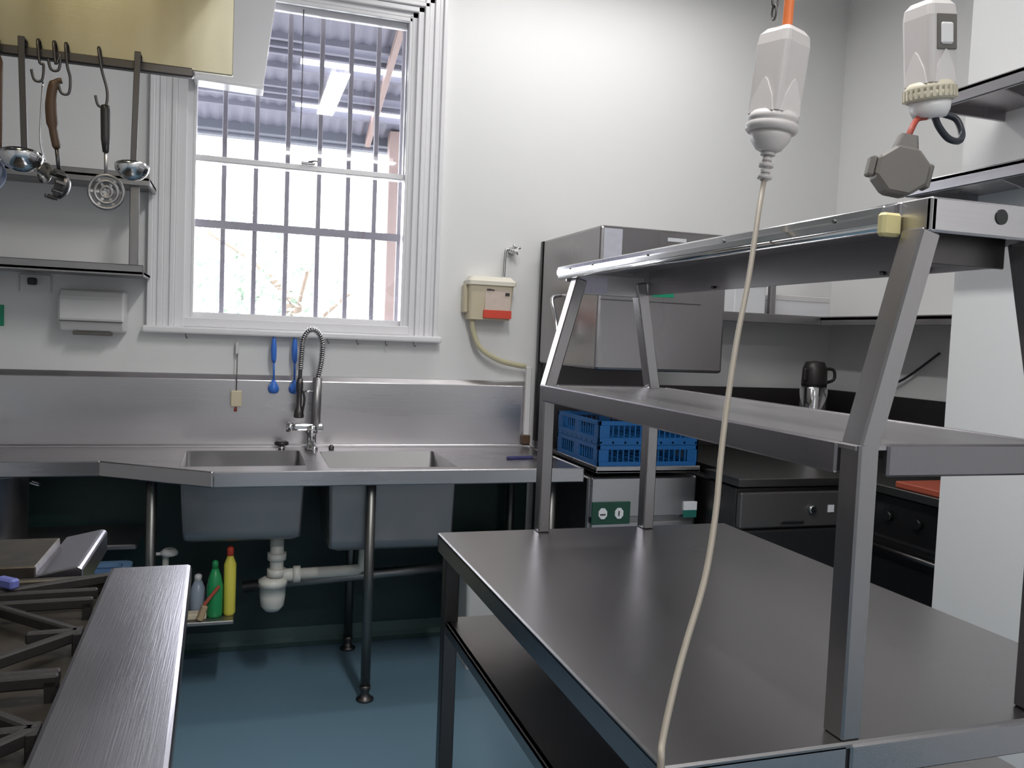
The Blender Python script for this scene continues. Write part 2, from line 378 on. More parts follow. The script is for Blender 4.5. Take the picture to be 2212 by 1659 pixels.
# waste pipe + trap
tr = thing('waste_trap', 'white plastic waste trap and pipe under the sinks', 'drain pipe', (.15, 3.4, .3))
B().tube([(.158, 3.42, .604), (.158, 3.42, .40)], .027, 16).build('tailpipe', pvc_m, tr)
b = B(); b.lathe([(.028, 0), (.045, .02), (.05, .06), (.05, .10), (.056, .10), (.056, .125), (.035, .135)], (.145, 3.42, .295), 20); b.build('trap_bottle', pvc_m, tr)
b = B()
for zz in (.50, .435): b.lathe([(.037, 0), (.037, .028)], (.158, 3.42, zz), 14)
b.build('lock_nut', pvc_m, tr)
b = B(); b.tube([(.16, 3.42, .435), (.24, 3.42, .437)], .026, 14).tube([(.22, 3.42, .437), (.475, 3.42, .443), (.50, 3.42, .455), (.505, 3.42, .50), (.505, 3.42, .568)], .023, 14); b.tube([(.222, 3.42, .437), (.25, 3.42, .437)], .034, 14)
b.build('waste_arm', pvc_m, tr)
tag(B().tube([(.03, 3.665, .322), (.45, 3.665, .345), (1.30, 3.665, .385)], .025, 12).build('drain_line', steel_dull), 'grey drain line sloping along under the sinks', 'drain pipe')

# low shelf with cleaning bottles
cs = thing('low_shelf', 'small steel shelf holding cleaning bottles below the left sink', 'shelf', (-.3, 3.4, 0))
B().box(-.225, 0.0, 3.31, YW-.014, .285, .30, .003).build('board', steel_dull, cs)
for x in (-.21, -.03): B().prism([(3.45, .286), (YW-.014, .286), (YW-.014, .16), (YW-.03, .16)], x-.004, x+.004, 'x').build('bracket', steel_dark, cs)
def bottle(name, label, x, y, z, prof, m, capm, capprof):
    t = thing(name, label, 'bottle', (x, y, z))
    B().lathe(prof, (x, y, z), 18).build('body', m, t); B().lathe(capprof, (x, y, z), 14).build('cap', capm, t); return t
bottle('cleaner_bottle', 'tall yellow cleaner bottle with red cap', -.018, 3.38, .301, [(.018, 0), (.023, .01), (.023, .2), (.014, .225), (.011, .235)], yellow_m, red_m, [(.013, .234), (.013, .262), (.006, .27)])
bottle('detergent_bottle', 'green detergent bottle beside the yellow bottle', -.072, 3.37, .301, [(.026, 0), (.030, .01), (.030, .12), (.022, .16), (.011, .19)], green_m, green_m, [(.012, .189), (.012, .212), (.006, .22)])
bottle('spray_bottle', 'pale blue grey bottle behind the sponge', -.135, 3.42, .301, [(.028, 0), (.032, .01), (.030, .09), (.014, .13)], mat('bluegrey_bottle', (.30, .36, .44), .35, var=.06), plast_w, [(.014, .129), (.014, .15), (.007, .155)])
sp = B(); sp.box(-.175, -.10, 3.335, 3.385, .301, .325, .006, 2)
tag(sp.build('sponge', mat('cream_sponge', (.62, .55, .42), .9, 0, .4, (150, 150, 150), .15, (60, 60, 60))), 'cream sponge at the edge of the low shelf', 'sponge')
sc = thing('scrub_brush', 'small brush with red and tan handle leaning on green bottle', 'brush', (-.09, 3.34, .301))
B().bar((-.11, 3.325, .36), (-.055, 3.335, .43), .012, .012, bev=.003).build('handle', redboard, sc)
B().bar((-.125, 3.323, .305), (-.105, 3.325, .36), .03, .022, bev=.004).build('head', mat('tan_bristle', (.45, .33, .2), .8, 0, .4, (200, 200, 40), .2), sc)
rv = thing('tap_valve', 'white valve handle on pipe behind the stove ledge', 'valve', (-.25, 3.5, .35))
B().tube([(-.26, 3.50, .0), (-.26, 3.50, .52)], .012, 10).build('pipe', pvc_m, rv)
b = B(); b.lathe([(.018, 0), (.032, .006), (.034, .018), (.02, .03)], (-.245, 3.48, .515), 14); b.box(-.325, -.295, 3.47, 3.49, .515, .535, .005); b.tube([(-.30, 3.48, .525), (-.26, 3.48, .525)], .007, 8); b.build('handle', plast_w, rv)

# under left bench
tb = thing('blue_tub', 'blue plastic tub under the left bench', 'tub', (-.45, 3.3, 0))
b = B(); b.loft([rrect(-.68, -.42, 3.12, 3.36, .03, .003), rrect(-.72, -.38, 3.08, 3.40, .03, .52), rrect(-.71, -.39, 3.09, 3.39, .03, .52), rrect(-.67, -.43, 3.13, 3.35, .03, .012)], (True, True), False); b.build('body', mat('blue_tub', (.10, .20, .38), .4, var=.08), tb)
b = B(); b.loft([rrect(-.735, -.365, 3.065, 3.415, .035, .505), rrect(-.735, -.365, 3.065, 3.415, .035, .522), rrect(-.705, -.395, 3.095, 3.385, .03, .522), rrect(-.705, -.395, 3.095, 3.385, .03, .505)] , (False, False)); b.build('rim', mat('blue_tub_rim', (.14, .25, .42), .35, var=.06), tb)
pt = thing('steel_pot', 'grey steel container on the shelf below the left bench', 'pot', (-.87, 3.55, .576))
B().lathe([(.10, 0), (.115, .01), (.12, .25), (.126, .255), (.126, .262), (.115, .262), (.11, .02), (0, .02)], (-.87, 3.56, .576), 28).build('body', steel_dull, pt)
B().tube(smooth_path([(-.745, 3.545, .80), (-.715, 3.545, .79), (-.715, 3.575, .79), (-.745, 3.575, .80)]), .005, 8).build('handle', chrome, pt)
wbk = thing('white_bin', 'white plastic bin on the floor beneath the sink bench', 'bin', (1.1, 3.5, 0))
b = B(); b.loft([rrect(.945, 1.20, 3.37, 3.60, .02, .001), rrect(.93, 1.21, 3.355, 3.615, .02, .47)], (True, True)); b.build('body', plast_w, wbk)
b = B(); b.box(.922, 1.218, 3.347, 3.623, .47, .51, .012, 2); b.build('lid', plast_w, wbk)

# ------------------------------------------------------------------ taps
tp = thing('pre_rinse_tap', 'tall chrome pre-rinse spray tap behind the sinks', 'tap', (.305, 3.70, .9))
y = 3.70
b = B(); b.lathe([(.028, 0), (.028, .01), (.02, .02), (.02, .07), (.026, .075), (.026, .105), (.018, .11)], (.303, y, .9), 20); b.build('base', chrome, tp)
b = B(); b.box(.225, .352, y-.016, y+.016, .985, 1.015, .008, 2); b.lathe([(.018, 0), (.021, .01), (.021, .03)], (.225, y, 1.0), 14, Matrix.Rotation(-math.pi/2, 3, 'Y')); b.build('mixer_body', chrome, tp)
b = B(); b.tube([(.318, y, 1.0), (.322, y, 1.215)], .020, 14); b.build('riser', steel_dull, tp)
arc = [(.322, y, 1.21), (.335, y, 1.28)]+[(.296+.043*math.cos(math.radians(a_)), y, 1.345+.075*math.sin(math.radians(a_))) for a_ in range(0, 181, 15)]+[(.250, y, 1.29), (.247, y, 1.20)]
arc = smooth_path(arc, 4)
B().tube(arc, .0085, 10).build('hose', steel_dark, tp)
# spring coil around hose
co = []
acc = 0; sp_ = [Vector(p) for p in arc]
turns = 46; N = turns*8
cum = [0]
for p, q in zip(sp_, sp_[1:]): cum.append(cum[-1]+(q-p).length)
for k in range(N+1):
    d = cum[-1]*.9*k/N; i = max(j for j in range(len(cum)) if cum[j] <= d); i = min(i, len(sp_)-2)
    f_ = (d-cum[i])/(cum[i+1]-cum[i]); p = sp_[i].lerp(sp_[i+1], f_); tng = (sp_[i+1]-sp_[i]).normalized(); n1 = Vector((0, 1, 0)); n2 = tng.cross(n1)
    an = k/8*2*math.pi; co.append(p+.0115*(math.cos(an)*n1+math.sin(an)*n2))
B().tube(co, .0026, 5).build('spring', chrome, tp)
b = B(); b.lathe([(.012, .0), (.015, -.02), (.015, -.05), (.011, -.06), (.011, -.12), (.018, -.135), (.022, -.165), (.018, -.17)], (.247, y, 1.21), 16); hd = b.build('spray_head', steel_dark, tp)
b = B(); b.tube(smooth_path([(.262, y-.005, 1.155), (.268, y-.01, 1.12), (.262, y-.01, 1.07)]), .005, 8); b.build('trigger', blackh, tp)
b = B(); b.tube([(.32, y, 1.155), (.247, y, 1.155)], .005, 8); b.build('hook_arm', chrome, tp)
b = B(); b.tube(smooth_path([(.303, y-.015, .94), (.306, y-.06, .935), (.306, y-.11, .925), (.306, y-.115, .905)]), .010, 10); b.build('spout', chrome, tp)
kt = thing('knob_tap', 'small black knob tap on bench left of spray tap', 'tap', (.18, 3.72, .9))
b = B(); b.lathe([(.014, 0), (.014, .012), (.010, .018)], (.18, 3.73, .9), 14); b.build('stem', chrome, kt)
b = B(); b.lathe([(.02, 0), (.03, .004), (.03, .014), (.02, .02)], (.18, 3.73, .916), 16); b.build('knob', blackh, kt)
b = B(); b.lathe([(.011, 0), (.012, .012), (.006, .02)], (.39, 3.715, .9), 12); tag(b.build('plug_hole_cap', steel_dark), 'tiny dark cap on bench right of spray tap', 'cap')
lt = thing('side_tap', 'chrome tap end at the far left of the backsplash', 'tap', (-.93, 3.80, 1.0))
b = B(); b.lathe([(.02, 0), (.02, .03), (.014, .035)], (-.96, 3.812, 1.01), 14, Matrix.Rotation(math.pi/2, 3, 'X')); b.build('flange', chrome, lt)
b = B(); b.tube(smooth_path([(-.96, 3.79, 1.01), (-.95, 3.72, 1.02), (-.925, 3.68, 1.00)]), .010, 10); b.build('spout', chrome, lt)
pn = thing('blue_pen_tool', 'dark blue scraper lying on the bench corner', 'scraper', (1.2, 3.45, .9))
B().bar((1.10, 3.40, .906), (1.22, 3.42, .906), .02, .012, bev=.003).build('handle', mat('navy_plastic', (.05, .05, .16), .4, var=.1), pn)
B().bar((1.22, 3.42, .903), (1.28, 3.43, .903), .05, .004, bev=.001).build('blade', steel_dull, pn)

# dish brushes hung below sill
hk = 0
for x, lab in ((.140, 'blue dish brush hanging left of the spray hose'), (.228, 'blue dish brush hanging right behind the spray hose')):
    t = thing('dish_brush', lab, 'brush', (x, YW-.03, 1.13), 'blue dish brushes below the sill')
    yy = YW-.055
    b = B(); b.tube([(x, yy, 1.385), (x, yy, 1.37), (x, yy, 1.33), (x+.001, yy, 1.285), (x+.002, yy, 1.27)], [.005, .009, .0125, .011, .006], 10, flat=1); b.build('handle', bluebrush, t)
    b = B(); b.tube([(x+.002, yy, 1.275), (x+.003, yy, 1.195)], .0045, 8); b.build('shaft', bluebrush, t)
    b = B(); b.lathe([(0, 0), (.016, .003), (.023, .014), (.023, .028), (.014, .045), (.005, .062)], (x+.003, yy, 1.135), 16); b.build('head', bluebrush, t)
    b = B(); b.lathe([(.020, 0), (.017, -.02), (0, -.022)], (x+.003, yy-.012, 1.165), 14, Matrix.Rotation(math.pi/2, 3, 'X')); b.build('bristles', mat('blue_bristles', (.10, .28, .80), .6, 0, .4, (300, 300, 300), .15), t)
    b = B(); b.tube([(x, YW-.001, 1.378), (x, yy-.01, 1.378), (x, yy-.012, 1.386)], .0025, 6); b.build('hook', steel_dull, t)
pc = thing('pull_cord', 'white pull cord with block hanging over the backsplash', 'cord', (-.01, YW-.03, 1.07))
B().box(-.019, -.004, YW-.035, YW-.001, 1.30, 1.352, .003).build('bracket', plast_w, pc)
B().tube([(-.010, YW-.046, 1.305), (-.011, YW-.048, 1.14)], .0022, 6).build('cord', plast_g, pc)
b = B(); b.box(-.034, .012, YW-.062, YW-.038, 1.075, 1.145, .004); b.build('block', cream_m, pc)
B().tube([(-.012, YW-.05, 1.076), (-.013, YW-.05, 1.055)], [.004, .007], 8).build('toggle', redcable, pc)
for x in (-.22, .37, .50, .63, .76):
    b = B(); b.tube([(x, YW-.03, 1.384), (x, YW-.03, 1.372), (x+.004, YW-.036, 1.362), (x+.006, YW-.044, 1.362), (x+.006, YW-.050, 1.370)], .0022, 6)
    tag(b.build('cup_hook', steel_dull), 'tiny bare cup hook screwed under the window sill', 'hook', 'empty cup hooks under the sill')

# ------------------------------------------------------------------ chemical dispenser, tap above
dp = thing('chemical_dispenser', 'cream chemical dispenser with red label and hose on wall', 'dispenser', (1.1, 3.8, 1.5))
b = B(); b.loft([rrect(1.005, 1.205, YW-.085, YW-.001, .015, 1.50), rrect(1.0, 1.215, YW-.10, YW-.001, .015, 1.66)], (True, True)); b.build('body', cream_m, dp)
b = B(); b.loft([rrect(.992, 1.225, YW-.108, YW-.001, .015, 1.66), rrect(.992, 1.225, YW-.108, YW-.001, .015, 1.678), rrect(1.01, 1.205, YW-.09, YW-.001, .015, 1.70)], (True, True)); b.build('lid', mat('ivory_plastic', (.78, .74, .63), .4, var=.03), dp)
b = B(); b.box(.985, 1.004, YW-.06, YW-.001, 1.53, 1.66, .004); b.build('side_clip', cream_m, dp)
M_ = None
lb = B(); lb.box(1.075, 1.20, YW-.0985, YW-.086, 1.545, 1.645, .001); lbo = lb.build('label_panel', mat('pinkish_label', (.68, .56, .48), .5, var=.12, vscale=(40, 40, 40)), dp)
B().box(1.07, 1.205, YW-.101, YW-.084, 1.508, 1.545, .001).build('red_band', red_m, lbo)
b = B(); b.box(1.082, 1.104, YW-.1025, YW-.098, 1.636, 1.643); b.box(1.106, 1.118, YW-.1025, YW-.098, 1.636, 1.641); b.box(1.172, 1.192, YW-.1025, YW-.098, 1.615, 1.628); b.build('print', ink_m, lbo)
hs = smooth_path([(1.03, YW-.05, 1.51), (1.035, YW-.055, 1.45), (1.07, YW-.06, 1.37), (1.16, YW-.06, 1.315), (1.26, YW-.055, 1.292), (1.30, YW-.05, 1.288)], 8)
B().tube(hs, .013, 10).build('hose', hose_m, dp)
tf = thing('wall_tap', 'chrome wall tap feeding the chemical dispenser', 'tap', (1.2, 3.83, 1.84))
b = B(); b.lathe([(.018, 0), (.018, .03), (.012, .04), (.012, .06)], (1.222, YW-.001, 1.835), 14, Matrix.Rotation(math.pi/2, 3, 'X')); b.build('flange', chrome, tf)
b = B()
for k in range(4):
    a_ = k*math.pi/2+.4; b.tube([(1.222, YW-.07, 1.835), (1.222+.026*math.cos(a_), YW-.07, 1.835+.026*math.sin(a_))], .006, 8)
b.lathe([(.012, 0), (.012, .02)], (1.222, YW-.06, 1.835), 12, Matrix.Rotation(math.pi/2, 3, 'X')); b.build('handle', chrome, tf)
b = B(); b.tube(smooth_path([(1.215, YW-.045, 1.828), (1.185, YW-.05, 1.835), (1.178, YW-.05, 1.80), (1.176, YW-.05, 1.70)]), .007, 8); b.build('feed_pipe', chrome, tf)
cp = thing('wall_conduit', 'cream plastic conduit dropping beside the dishwasher', 'conduit', (1.32, 3.81, .95))
B().box(1.305, 1.332, YW-.065, YW-.037, .955, 1.285, .004).build('duct', plast_w, cp)
B().box(1.297, 1.335, YW-.072, YW-.037, .913, .958, .004).build('end_cap', brown_m, cp)

# ------------------------------------------------------------------ left wall shelf, dispenser, socket
ws = thing('wall_shelf', 'two tier steel wall shelf left of the window', 'shelf', (-.9, 3.7, 1.6))
b = B(); b.box(-1.9, -.345, 3.55, YW-.002, 1.965, 1.978, .002); b.box(-1.9, -.345, 3.55, 3.562, 1.945, 1.995, .003); b.box(-.357, -.345, 3.562, 3.80, 1.95, 1.978, .002); b.build('shelf_board', steel_dull, ws)
b = B(); b.box(-1.9, -.362, 3.55, YW-.002, 1.605, 1.618, .002); b.box(-1.9, -.362, 3.55, 3.562, 1.598, 1.643, .003); b.box(-.374, -.362, 3.562, 3.80, 1.60, 1.618, .002); b.build('shelf_board', steel_dull, ws)
B().box(-.418, -.384, 3.575, 3.60, 1.616, 1.968, .003).build('upright', steel_z, ws)
B().box(-1.7, -1.67, 3.575, 3.60, 1.616, 1.968, .003).build('upright', steel_z, ws)
for x in (-1.0, -1.7):
    b = B(); b.prism([(YW-.002, 1.606), (3.58, 1.606), (3.58, 1.59), (YW-.03, 1.50), (YW-.002, 1.50)], x, x+.006, 'x'); b.build('bracket', steel_dull, ws)
td = thing('towel_dispenser', 'white paper towel dispenser below the steel shelf', 'dispenser', (-.57, 3.78, 1.37))
b = B(); b.prism([(YW-.001, 1.375), (YW-.09, 1.375), (YW-.125, 1.42), (YW-.125, 1.51), (YW-.10, 1.545), (YW-.001, 1.545)], -.69, -.45, 'x', .008); b.build('cover', plast_w, td)
B().box(-.685, -.455, YW-.128, YW-.10, 1.415, 1.42, .001).build('seam', plast_g, td)
B().box(-.64, -.50, YW-.10, YW-.05, 1.362, 1.376, .002).build('slot', plast_g, td)
pw = thing('power_outlet', 'cream double power outlet below the steel shelf', 'outlet', (-.79, 3.83, 1.53))
B().box(-.85, -.735, YW-.012, YW-.001, 1.525, 1.60, .004).build('plate', plast_w, pw)
b = B(); b.box(-.815, -.785, YW-.045, YW-.011, 1.555, 1.583, .004); b.build('plug', blackh, pw)
gs = thing('wall_sign', 'small green sign on the wall at far left', 'sign', (-.95, 3.84, 1.4))
B().box(-1.05, -.905, YW-.006, YW-.001, 1.385, 1.47, .001).build('plate', greensign, gs)

# ================================================================== PASS-THROUGH DISHWASHER
dw = thing('hood_dishwasher', 'stainless steel hood dishwasher with raised hood', 'dishwasher', (1.62, 3.5, 0))
HX0, HX1, HY0, HY1 = 1.362, 1.948, 3.11, 3.78
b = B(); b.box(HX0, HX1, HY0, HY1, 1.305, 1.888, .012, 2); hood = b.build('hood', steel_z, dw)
B().box(HX0+.02, HX1-.02, HY1, YW-.004, .1, 1.86, .004).build('rear_column', steel_dark, dw)
B().box(HX0-.004, HX0+.02, HY1, HY1+.03, .93, 1.885, .003).build('edge_trim', black_m, dw)
B().box(HX0-.0, HX1-.08, HY0+.02, HY1, .10, .865, .006).build('body', steel_z, dw)
B().box(HX0+.02, HX1-.10, HY0+.008, HY0+.022, .16, .675, .003).build('door_panel', steel_x, dw)
B().box(HX0+.015, HX1-.095, HY0+.006, HY0+.022, .70, .862, .003).build('control_panel', steel_x, dw)
b = B(); b.box(HX0+.025, 1.865, HY0-.005, HY1-.02, .885, .898, .003); b.box(HX0+.025, 1.865, HY0-.005, HY0+.004, .885, .912, .002); b.box(HX0+.025, HX0+.034, HY0, HY1-.02, .885, .912, .002); b.build('rack_track', steel_x, dw)
for x in (HX0+.03, HX1-.11):
    for yy in (HY0+.05, HY1-.05): B().tube([(x, yy, .002), (x, yy, .11)], .02, 10).build('leg', steel_dark, dw)
b = B(); b.tube(smooth_path([(HX0+.002, 3.52, 1.62), (HX0-.05, 3.50, 1.60), (HX0-.055, 3.44, 1.52), (HX0-.055, 3.40, 1.43), (HX0-.05, 3.37, 1.41), (HX0-.04, 3.35, 1.43)], 6), .009, 8); b.build('lift_handle', chrome, dw)
B().box(HX0+.01, HX1-.12, HY0-.003, HY0, 1.588, 1.592).build('hood_seam', steel_dark, hood)
B().box(1.60, 1.70, HY0-.003, HY0+.001, 1.612, 1.652).build('sticker', greensign, hood, 'green instruction sticker')
B().box(1.66, 1.745, HY0-.003, HY0+.001, 1.842, 1.857).build('sticker', paper, hood, 'narrow white sticker')
b = B(); b.box(1.375, 1.455, HY0-.003, HY0+.001, 1.70, 1.875); b.build('reflection_patch', mat('lilac_reflection', (.60, .60, .68), .5, var=.12, vscale=(25, 25, 60)), hood, 'painted lilac reflection')  # lilac reflection on the hood steel, painted as a flat patch
pl = B().box(1.378, 1.55, HY0-.002, HY0+.008, .672, .765, .002).build('button_panel', dkgreen, dw, 'dark green panel with two white symbols')
for x in (1.425, 1.498):
    b = B(); b.prism([(x+.020*math.cos(math.radians(22.5+45*k)), .718+.024*math.sin(math.radians(22.5+45*k))) for k in range(8)], HY0-.006, HY0-.001, 'y'); sy = b.build('symbol', paper, pl)
B().box(1.412, 1.436, HY0-.008, HY0-.005, .712, .717).build('mark', ink_m, pl); B().box(1.494, 1.499, HY0-.008, HY0-.005, .708, .728).build('mark', ink_m, pl)
B().box(1.80, 1.862, HY0-.002, HY0+.008, .722, .758, .001).build('sticker', paper, dw, 'white and teal sticker')
B().box(1.80, 1.862, HY0-.001, HY0+.008, .690, .722, .001).build('sticker', mat('teal', (.02, .16, .13), .4, var=.05), dw)
# crates
def crate(z, label):
    c = thing('dish_rack', label, 'crate', (1.625, 3.345, z), 'blue dish racks')
    x0, x1, y0, y1, h = 1.395, 1.858, 3.118, 3.578, .098
    b = B()
    for i in range(9):
        xx = x0+.012+(x1-x0-.024)*i/8; b.box(xx-.004, xx+.004, y0, y1, z+.006, z+.014)
    for i in range(9):
        yy = y0+.012+(y1-y0-.024)*i/8; b.box(x0, x1, yy-.004, yy+.004, z+.004, z+.012)
    b.build('base_grid', blue_m, c)
    for side in range(4):
        b = B()
        def pan(u0, u1, za, zb_, d=.006):
            if side == 0: b.box(x0+u0, x0+u1, y0, y0+d, z+za, z+zb_, .001)
            if side == 1: b.box(x0+u0, x0+u1, y1-d, y1, z+za, z+zb_, .001)
            L_ = (y1-y0)/(x1-x0)
            if side == 2: b.box(x0, x0+d, y0+u0*L_, y0+u1*L_, z+za, z+zb_, .001)
            if side == 3: b.box(x1-d, x1, y0+u0*L_, y0+u1*L_, z+za, z+zb_, .001)
        Wd = x1-x0
        pan(0, Wd, .0, .03, .008); pan(0, Wd, .08, h, .012); pan(0, .05, .03, .08); pan(Wd-.05, Wd, .03, .08); pan(Wd/2-.03, Wd/2+.03, .03, .08)
        for k in range(6):
            for base in (.05, Wd/2+.03): 
                u = base+.012+k*(Wd/2-.08)/6; pan(u, u+.006, .03, .08, .004)
        b.build('side_wall', blue_m, c)
    return c
crate(.899, 'blue plastic dish rack resting on the dishwasher tray'); crate(.9985, 'blue plastic dish rack stacked on top of another rack')

# ================================================================== ALCOVE BENCH + APPLIANCES
ab = thing('corner_bench', 'steel corner bench with dark backsplash beyond the island', 'bench', (2.5, 3.3, 0))
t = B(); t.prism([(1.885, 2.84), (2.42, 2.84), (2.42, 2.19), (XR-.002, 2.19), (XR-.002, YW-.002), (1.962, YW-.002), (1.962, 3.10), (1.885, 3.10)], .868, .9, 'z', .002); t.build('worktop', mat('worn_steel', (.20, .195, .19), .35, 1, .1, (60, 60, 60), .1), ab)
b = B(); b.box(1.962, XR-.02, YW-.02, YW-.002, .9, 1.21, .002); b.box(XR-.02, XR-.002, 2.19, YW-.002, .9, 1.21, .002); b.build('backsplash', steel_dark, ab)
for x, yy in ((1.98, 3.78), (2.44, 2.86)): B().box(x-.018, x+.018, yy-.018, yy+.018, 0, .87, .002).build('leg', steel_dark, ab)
d2 = thing('undercounter_dishwasher', 'dark domestic dishwasher under the corner bench', 'dishwasher', (2.15, 3.1, 0))
B().box(1.895, 2.405, 2.875, 3.42, .02, .86, .004).build('cabinet', steel_dark, d2)
B().box(1.90, 2.40, 2.845, 2.876, .13, .69, .006, 2).build('door', mat('graphite_panel', (.045, .046, .05), .3, .5, var=.1), d2)
pnl = B().box(1.90, 2.40, 2.845, 2.876, .70, .845, .006, 2).build('control_panel', mat('graphite_control', (.17, .165, .165), .38, .7, var=.1), d2)
b = B(); b.lathe([(.018, 0), (.018, .012), (.014, .016)], (2.235, 2.845, .772), 16, Matrix.Rotation(math.pi/2, 3, 'X')); b.build('knob', chrome, pnl)
B().box(2.315, 2.345, 2.842, 2.846, .757, .787).build('badge', paper, pnl); B().box(2.09, 2.20, 2.838, 2.846, .715, .727, .002).build('handle', steel_dark, pnl)
ov = thing('black_oven', 'black oven below the right hand corner bench', 'oven', (2.75, 2.5, 0))
B().box(2.455, 3.04, 2.2, 2.83, .02, .86, .004).build('cabinet', black_m, ov)
B().box(2.43, 2.456, 2.21, 2.82, .14, .70, .006, 2).build('door', black_m, ov)
b = B(); b.tube([(2.405, 2.27, .66), (2.405, 2.76, .66)], .009, 10); b.tube([(2.405, 2.30, .66), (2.432, 2.30, .66)], .006, 8); b.tube([(2.405, 2.73, .66), (2.432, 2.73, .66)], .006, 8); b.build('handle', steel_dark, ov)
for yy in (2.35, 2.5, 2.65): B().lathe([(.02, 0), (.018, .02)], (2.456, yy, .78), 14, Matrix.Rotation(-math.pi/2, 3, 'Y')).build('knob', black_m, ov)
tag(B().box(2.44, 2.70, 2.21, 2.62, .9, .925, .004).build('cutting_board', redboard), 'red brown cutting board on corner bench edge', 'cutting board')
ur = thing('coffee_urn', 'steel insulated jug with black top on corner bench', 'jug', (2.70, 3.48, .9))
B().lathe([(.062, .0), (.066, .01), (.066, .33), (.058, .345)], (2.705, 3.48, .9), 24).build('body', chrome, ur)
B().lathe([(.06, .343), (.062, .36), (.058, .43), (.045, .462), (.0, .468)], (2.705, 3.48, .9), 24).build('lid', blackh, ur)
B().tube(smooth_path([(2.76, 3.47, 1.33), (2.80, 3.46, 1.325), (2.805, 3.46, 1.28), (2.765, 3.47, 1.26)]), .008, 8).build('handle', blackh, ur)
B().box(2.63, 2.655, 3.455, 3.48, 1.27, 1.33, .004).build('spout', blackh, ur)
tag(B().tube(smooth_path([(3.045, 3.05, 1.43), (3.04, 3.25, 1.30), (3.03, 3.45, 1.215), (3.02, 3.6, 1.05)]), .006, 8).build('power_cable', dkcable), 'dark cord slanting down the wall to corner bench', 'cord')
ash = thing('corner_shelf', 'steel wall shelf running round the alcove corner', 'shelf', (2.6, 3.6, 1.57))
b = B(); b.prism([(2.0, 3.55), (2.77, 3.55), (2.77, 2.2), (XR-.002, 2.2), (XR-.002, YW-.002), (2.0, YW-.002)], 1.572, 1.584, 'z'); b.build('board', steel_dull, ash)
b = B(); b.box(2.0, 2.77, 3.54, 3.552, 1.545, 1.59, .002); b.box(2.77, 2.782, 2.2, 3.552, 1.545, 1.59, .002); b.build('lip', steel_dull, ash)
for x in (2.05, ): B().prism([(YW-.002, 1.573), (3.6, 1.573), (3.6, 1.56), (YW-.03, 1.44), (YW-.002, 1.44)], x, x+.006, 'x').build('bracket', steel_dull, ash)
B().box(2.525, 2.555, 3.62, 3.65, 1.584, 1.80, .003).build('upright', steel_dull, ash)
def carton(name, label, x0, x1, y0, y1, z0, z1):
    t = thing(name, label, 'box', ((x0+x1)/2, (y0+y1)/2, z0))
    B().box(x0, x1, y0, y1, z0, z1, .004).build('body', paper, t); B().box(x0-.003, x1+.003, y0-.003, y1+.003, z1-.025, z1+.004, .003).build('lid', plast_w, t)
carton('storage_box', 'squarish white box on alcove shelf behind the dishwasher', 2.33, 2.51, 3.64, 3.82, 1.585, 1.75)
carton('storage_box', 'long low white box on the alcove corner shelf', 2.565, 2.90, 3.65, 3.82, 1.585, 1.69)

# ================================================================== ISLAND TABLE
it = thing('island_table', 'large stainless steel island prep table with undershelf', 'table', (.94, 1.5, 0))
TX0, TX1, TY0, TY1 = .507, 1.372, .892, 2.135
B().box(TX0, TX1, TY0, TY1, .889, .9, .003).build('table_top', steel_top, it)
b = B(); b.box(TX0, TX0+.012, TY0, TY1, .85, .897, .003); b.box(TX1-.012, TX1, TY0, TY1, .85, .897, .003); b.box(TX0, TX1, TY1-.012, TY1, .85, .897, .003)
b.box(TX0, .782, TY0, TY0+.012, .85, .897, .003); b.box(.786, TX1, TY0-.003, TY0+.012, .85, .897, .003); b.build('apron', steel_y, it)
for x in (TX0+.028, TX1-.028):
    for yy in (TY0+.05, TY1-.045):
        lg = B().box(x-.019, x+.019, yy-.019, yy+.019, .03, .889, .003).build('leg', steel_dark, it)
        B().lathe([(.022, .001), (.022, .012), (.014, .03), (.014, .04)], (x, yy, 0), 14).build('foot', blackh, lg)
b = B(); b.box(TX0+.015, TX1-.015, TY0+.04, TY1-.03, .668, .68, .002); b.box(TX0+.015, TX0+.027, TY0+.04, TY1-.03, .645, .68, .002); b.build('undershelf', steel_top, it)
# gantry
gt = thing('overshelf_gantry', 'two tier stainless gantry shelf standing on the island table', 'shelf', (.94, 1.5, .9))
GX = .94
for s_ in (-1, 1):
    for yy in (.915, 2.112):
        xb, xt = (.790, .868) if s_ < 0 else ((1.132, 1.055) if yy < 1.5 else (1.102, 1.045))
        b = B(); b.box(xb-.016, xb+.016, yy-.02, yy+.02, .9, 1.30, .003); 
        b.bar((xb, yy, 1.292), (xt, yy, 1.585), .032, .04, up=(0, 1, 0), bev=.003)
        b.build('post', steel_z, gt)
MY0, MY1 = .897, 2.13
b = B(); b.box(GX-.168, GX+.196, MY0+.004, MY1-.004, 1.29, 1.297, .001)
b.build('middle_shelf', steel_y, gt)
b = B(); b.box(GX-.172, GX-.160, MY0+.038, MY1-.038, 1.255, 1.299, .003); b.box(GX+.188, GX+.200, MY0+.038, MY1-.038, 1.255, 1.299, .003)
b.box(GX-.118, GX+.172, MY0, MY0+.012, 1.255, 1.299, .003); b.box(GX-.118, GX+.172, MY1-.012, MY1, 1.255, 1.299, .003); b.build('middle_rim', mat('rim_brushed_steel', (.27, .255, .27), .30, 1, .08, (400, 4, 400), .05, (6, .8, 6), .04), gt)
TTX0, TTX1, TTY0, TTY1 = .862, 1.075, .893, 2.20
b = B(); b.box(TTX0+.004, TTX1-.004, TTY0+.004, TTY1-.004, 1.618, 1.626, .001); b.build('top_shelf', steel_y, gt)
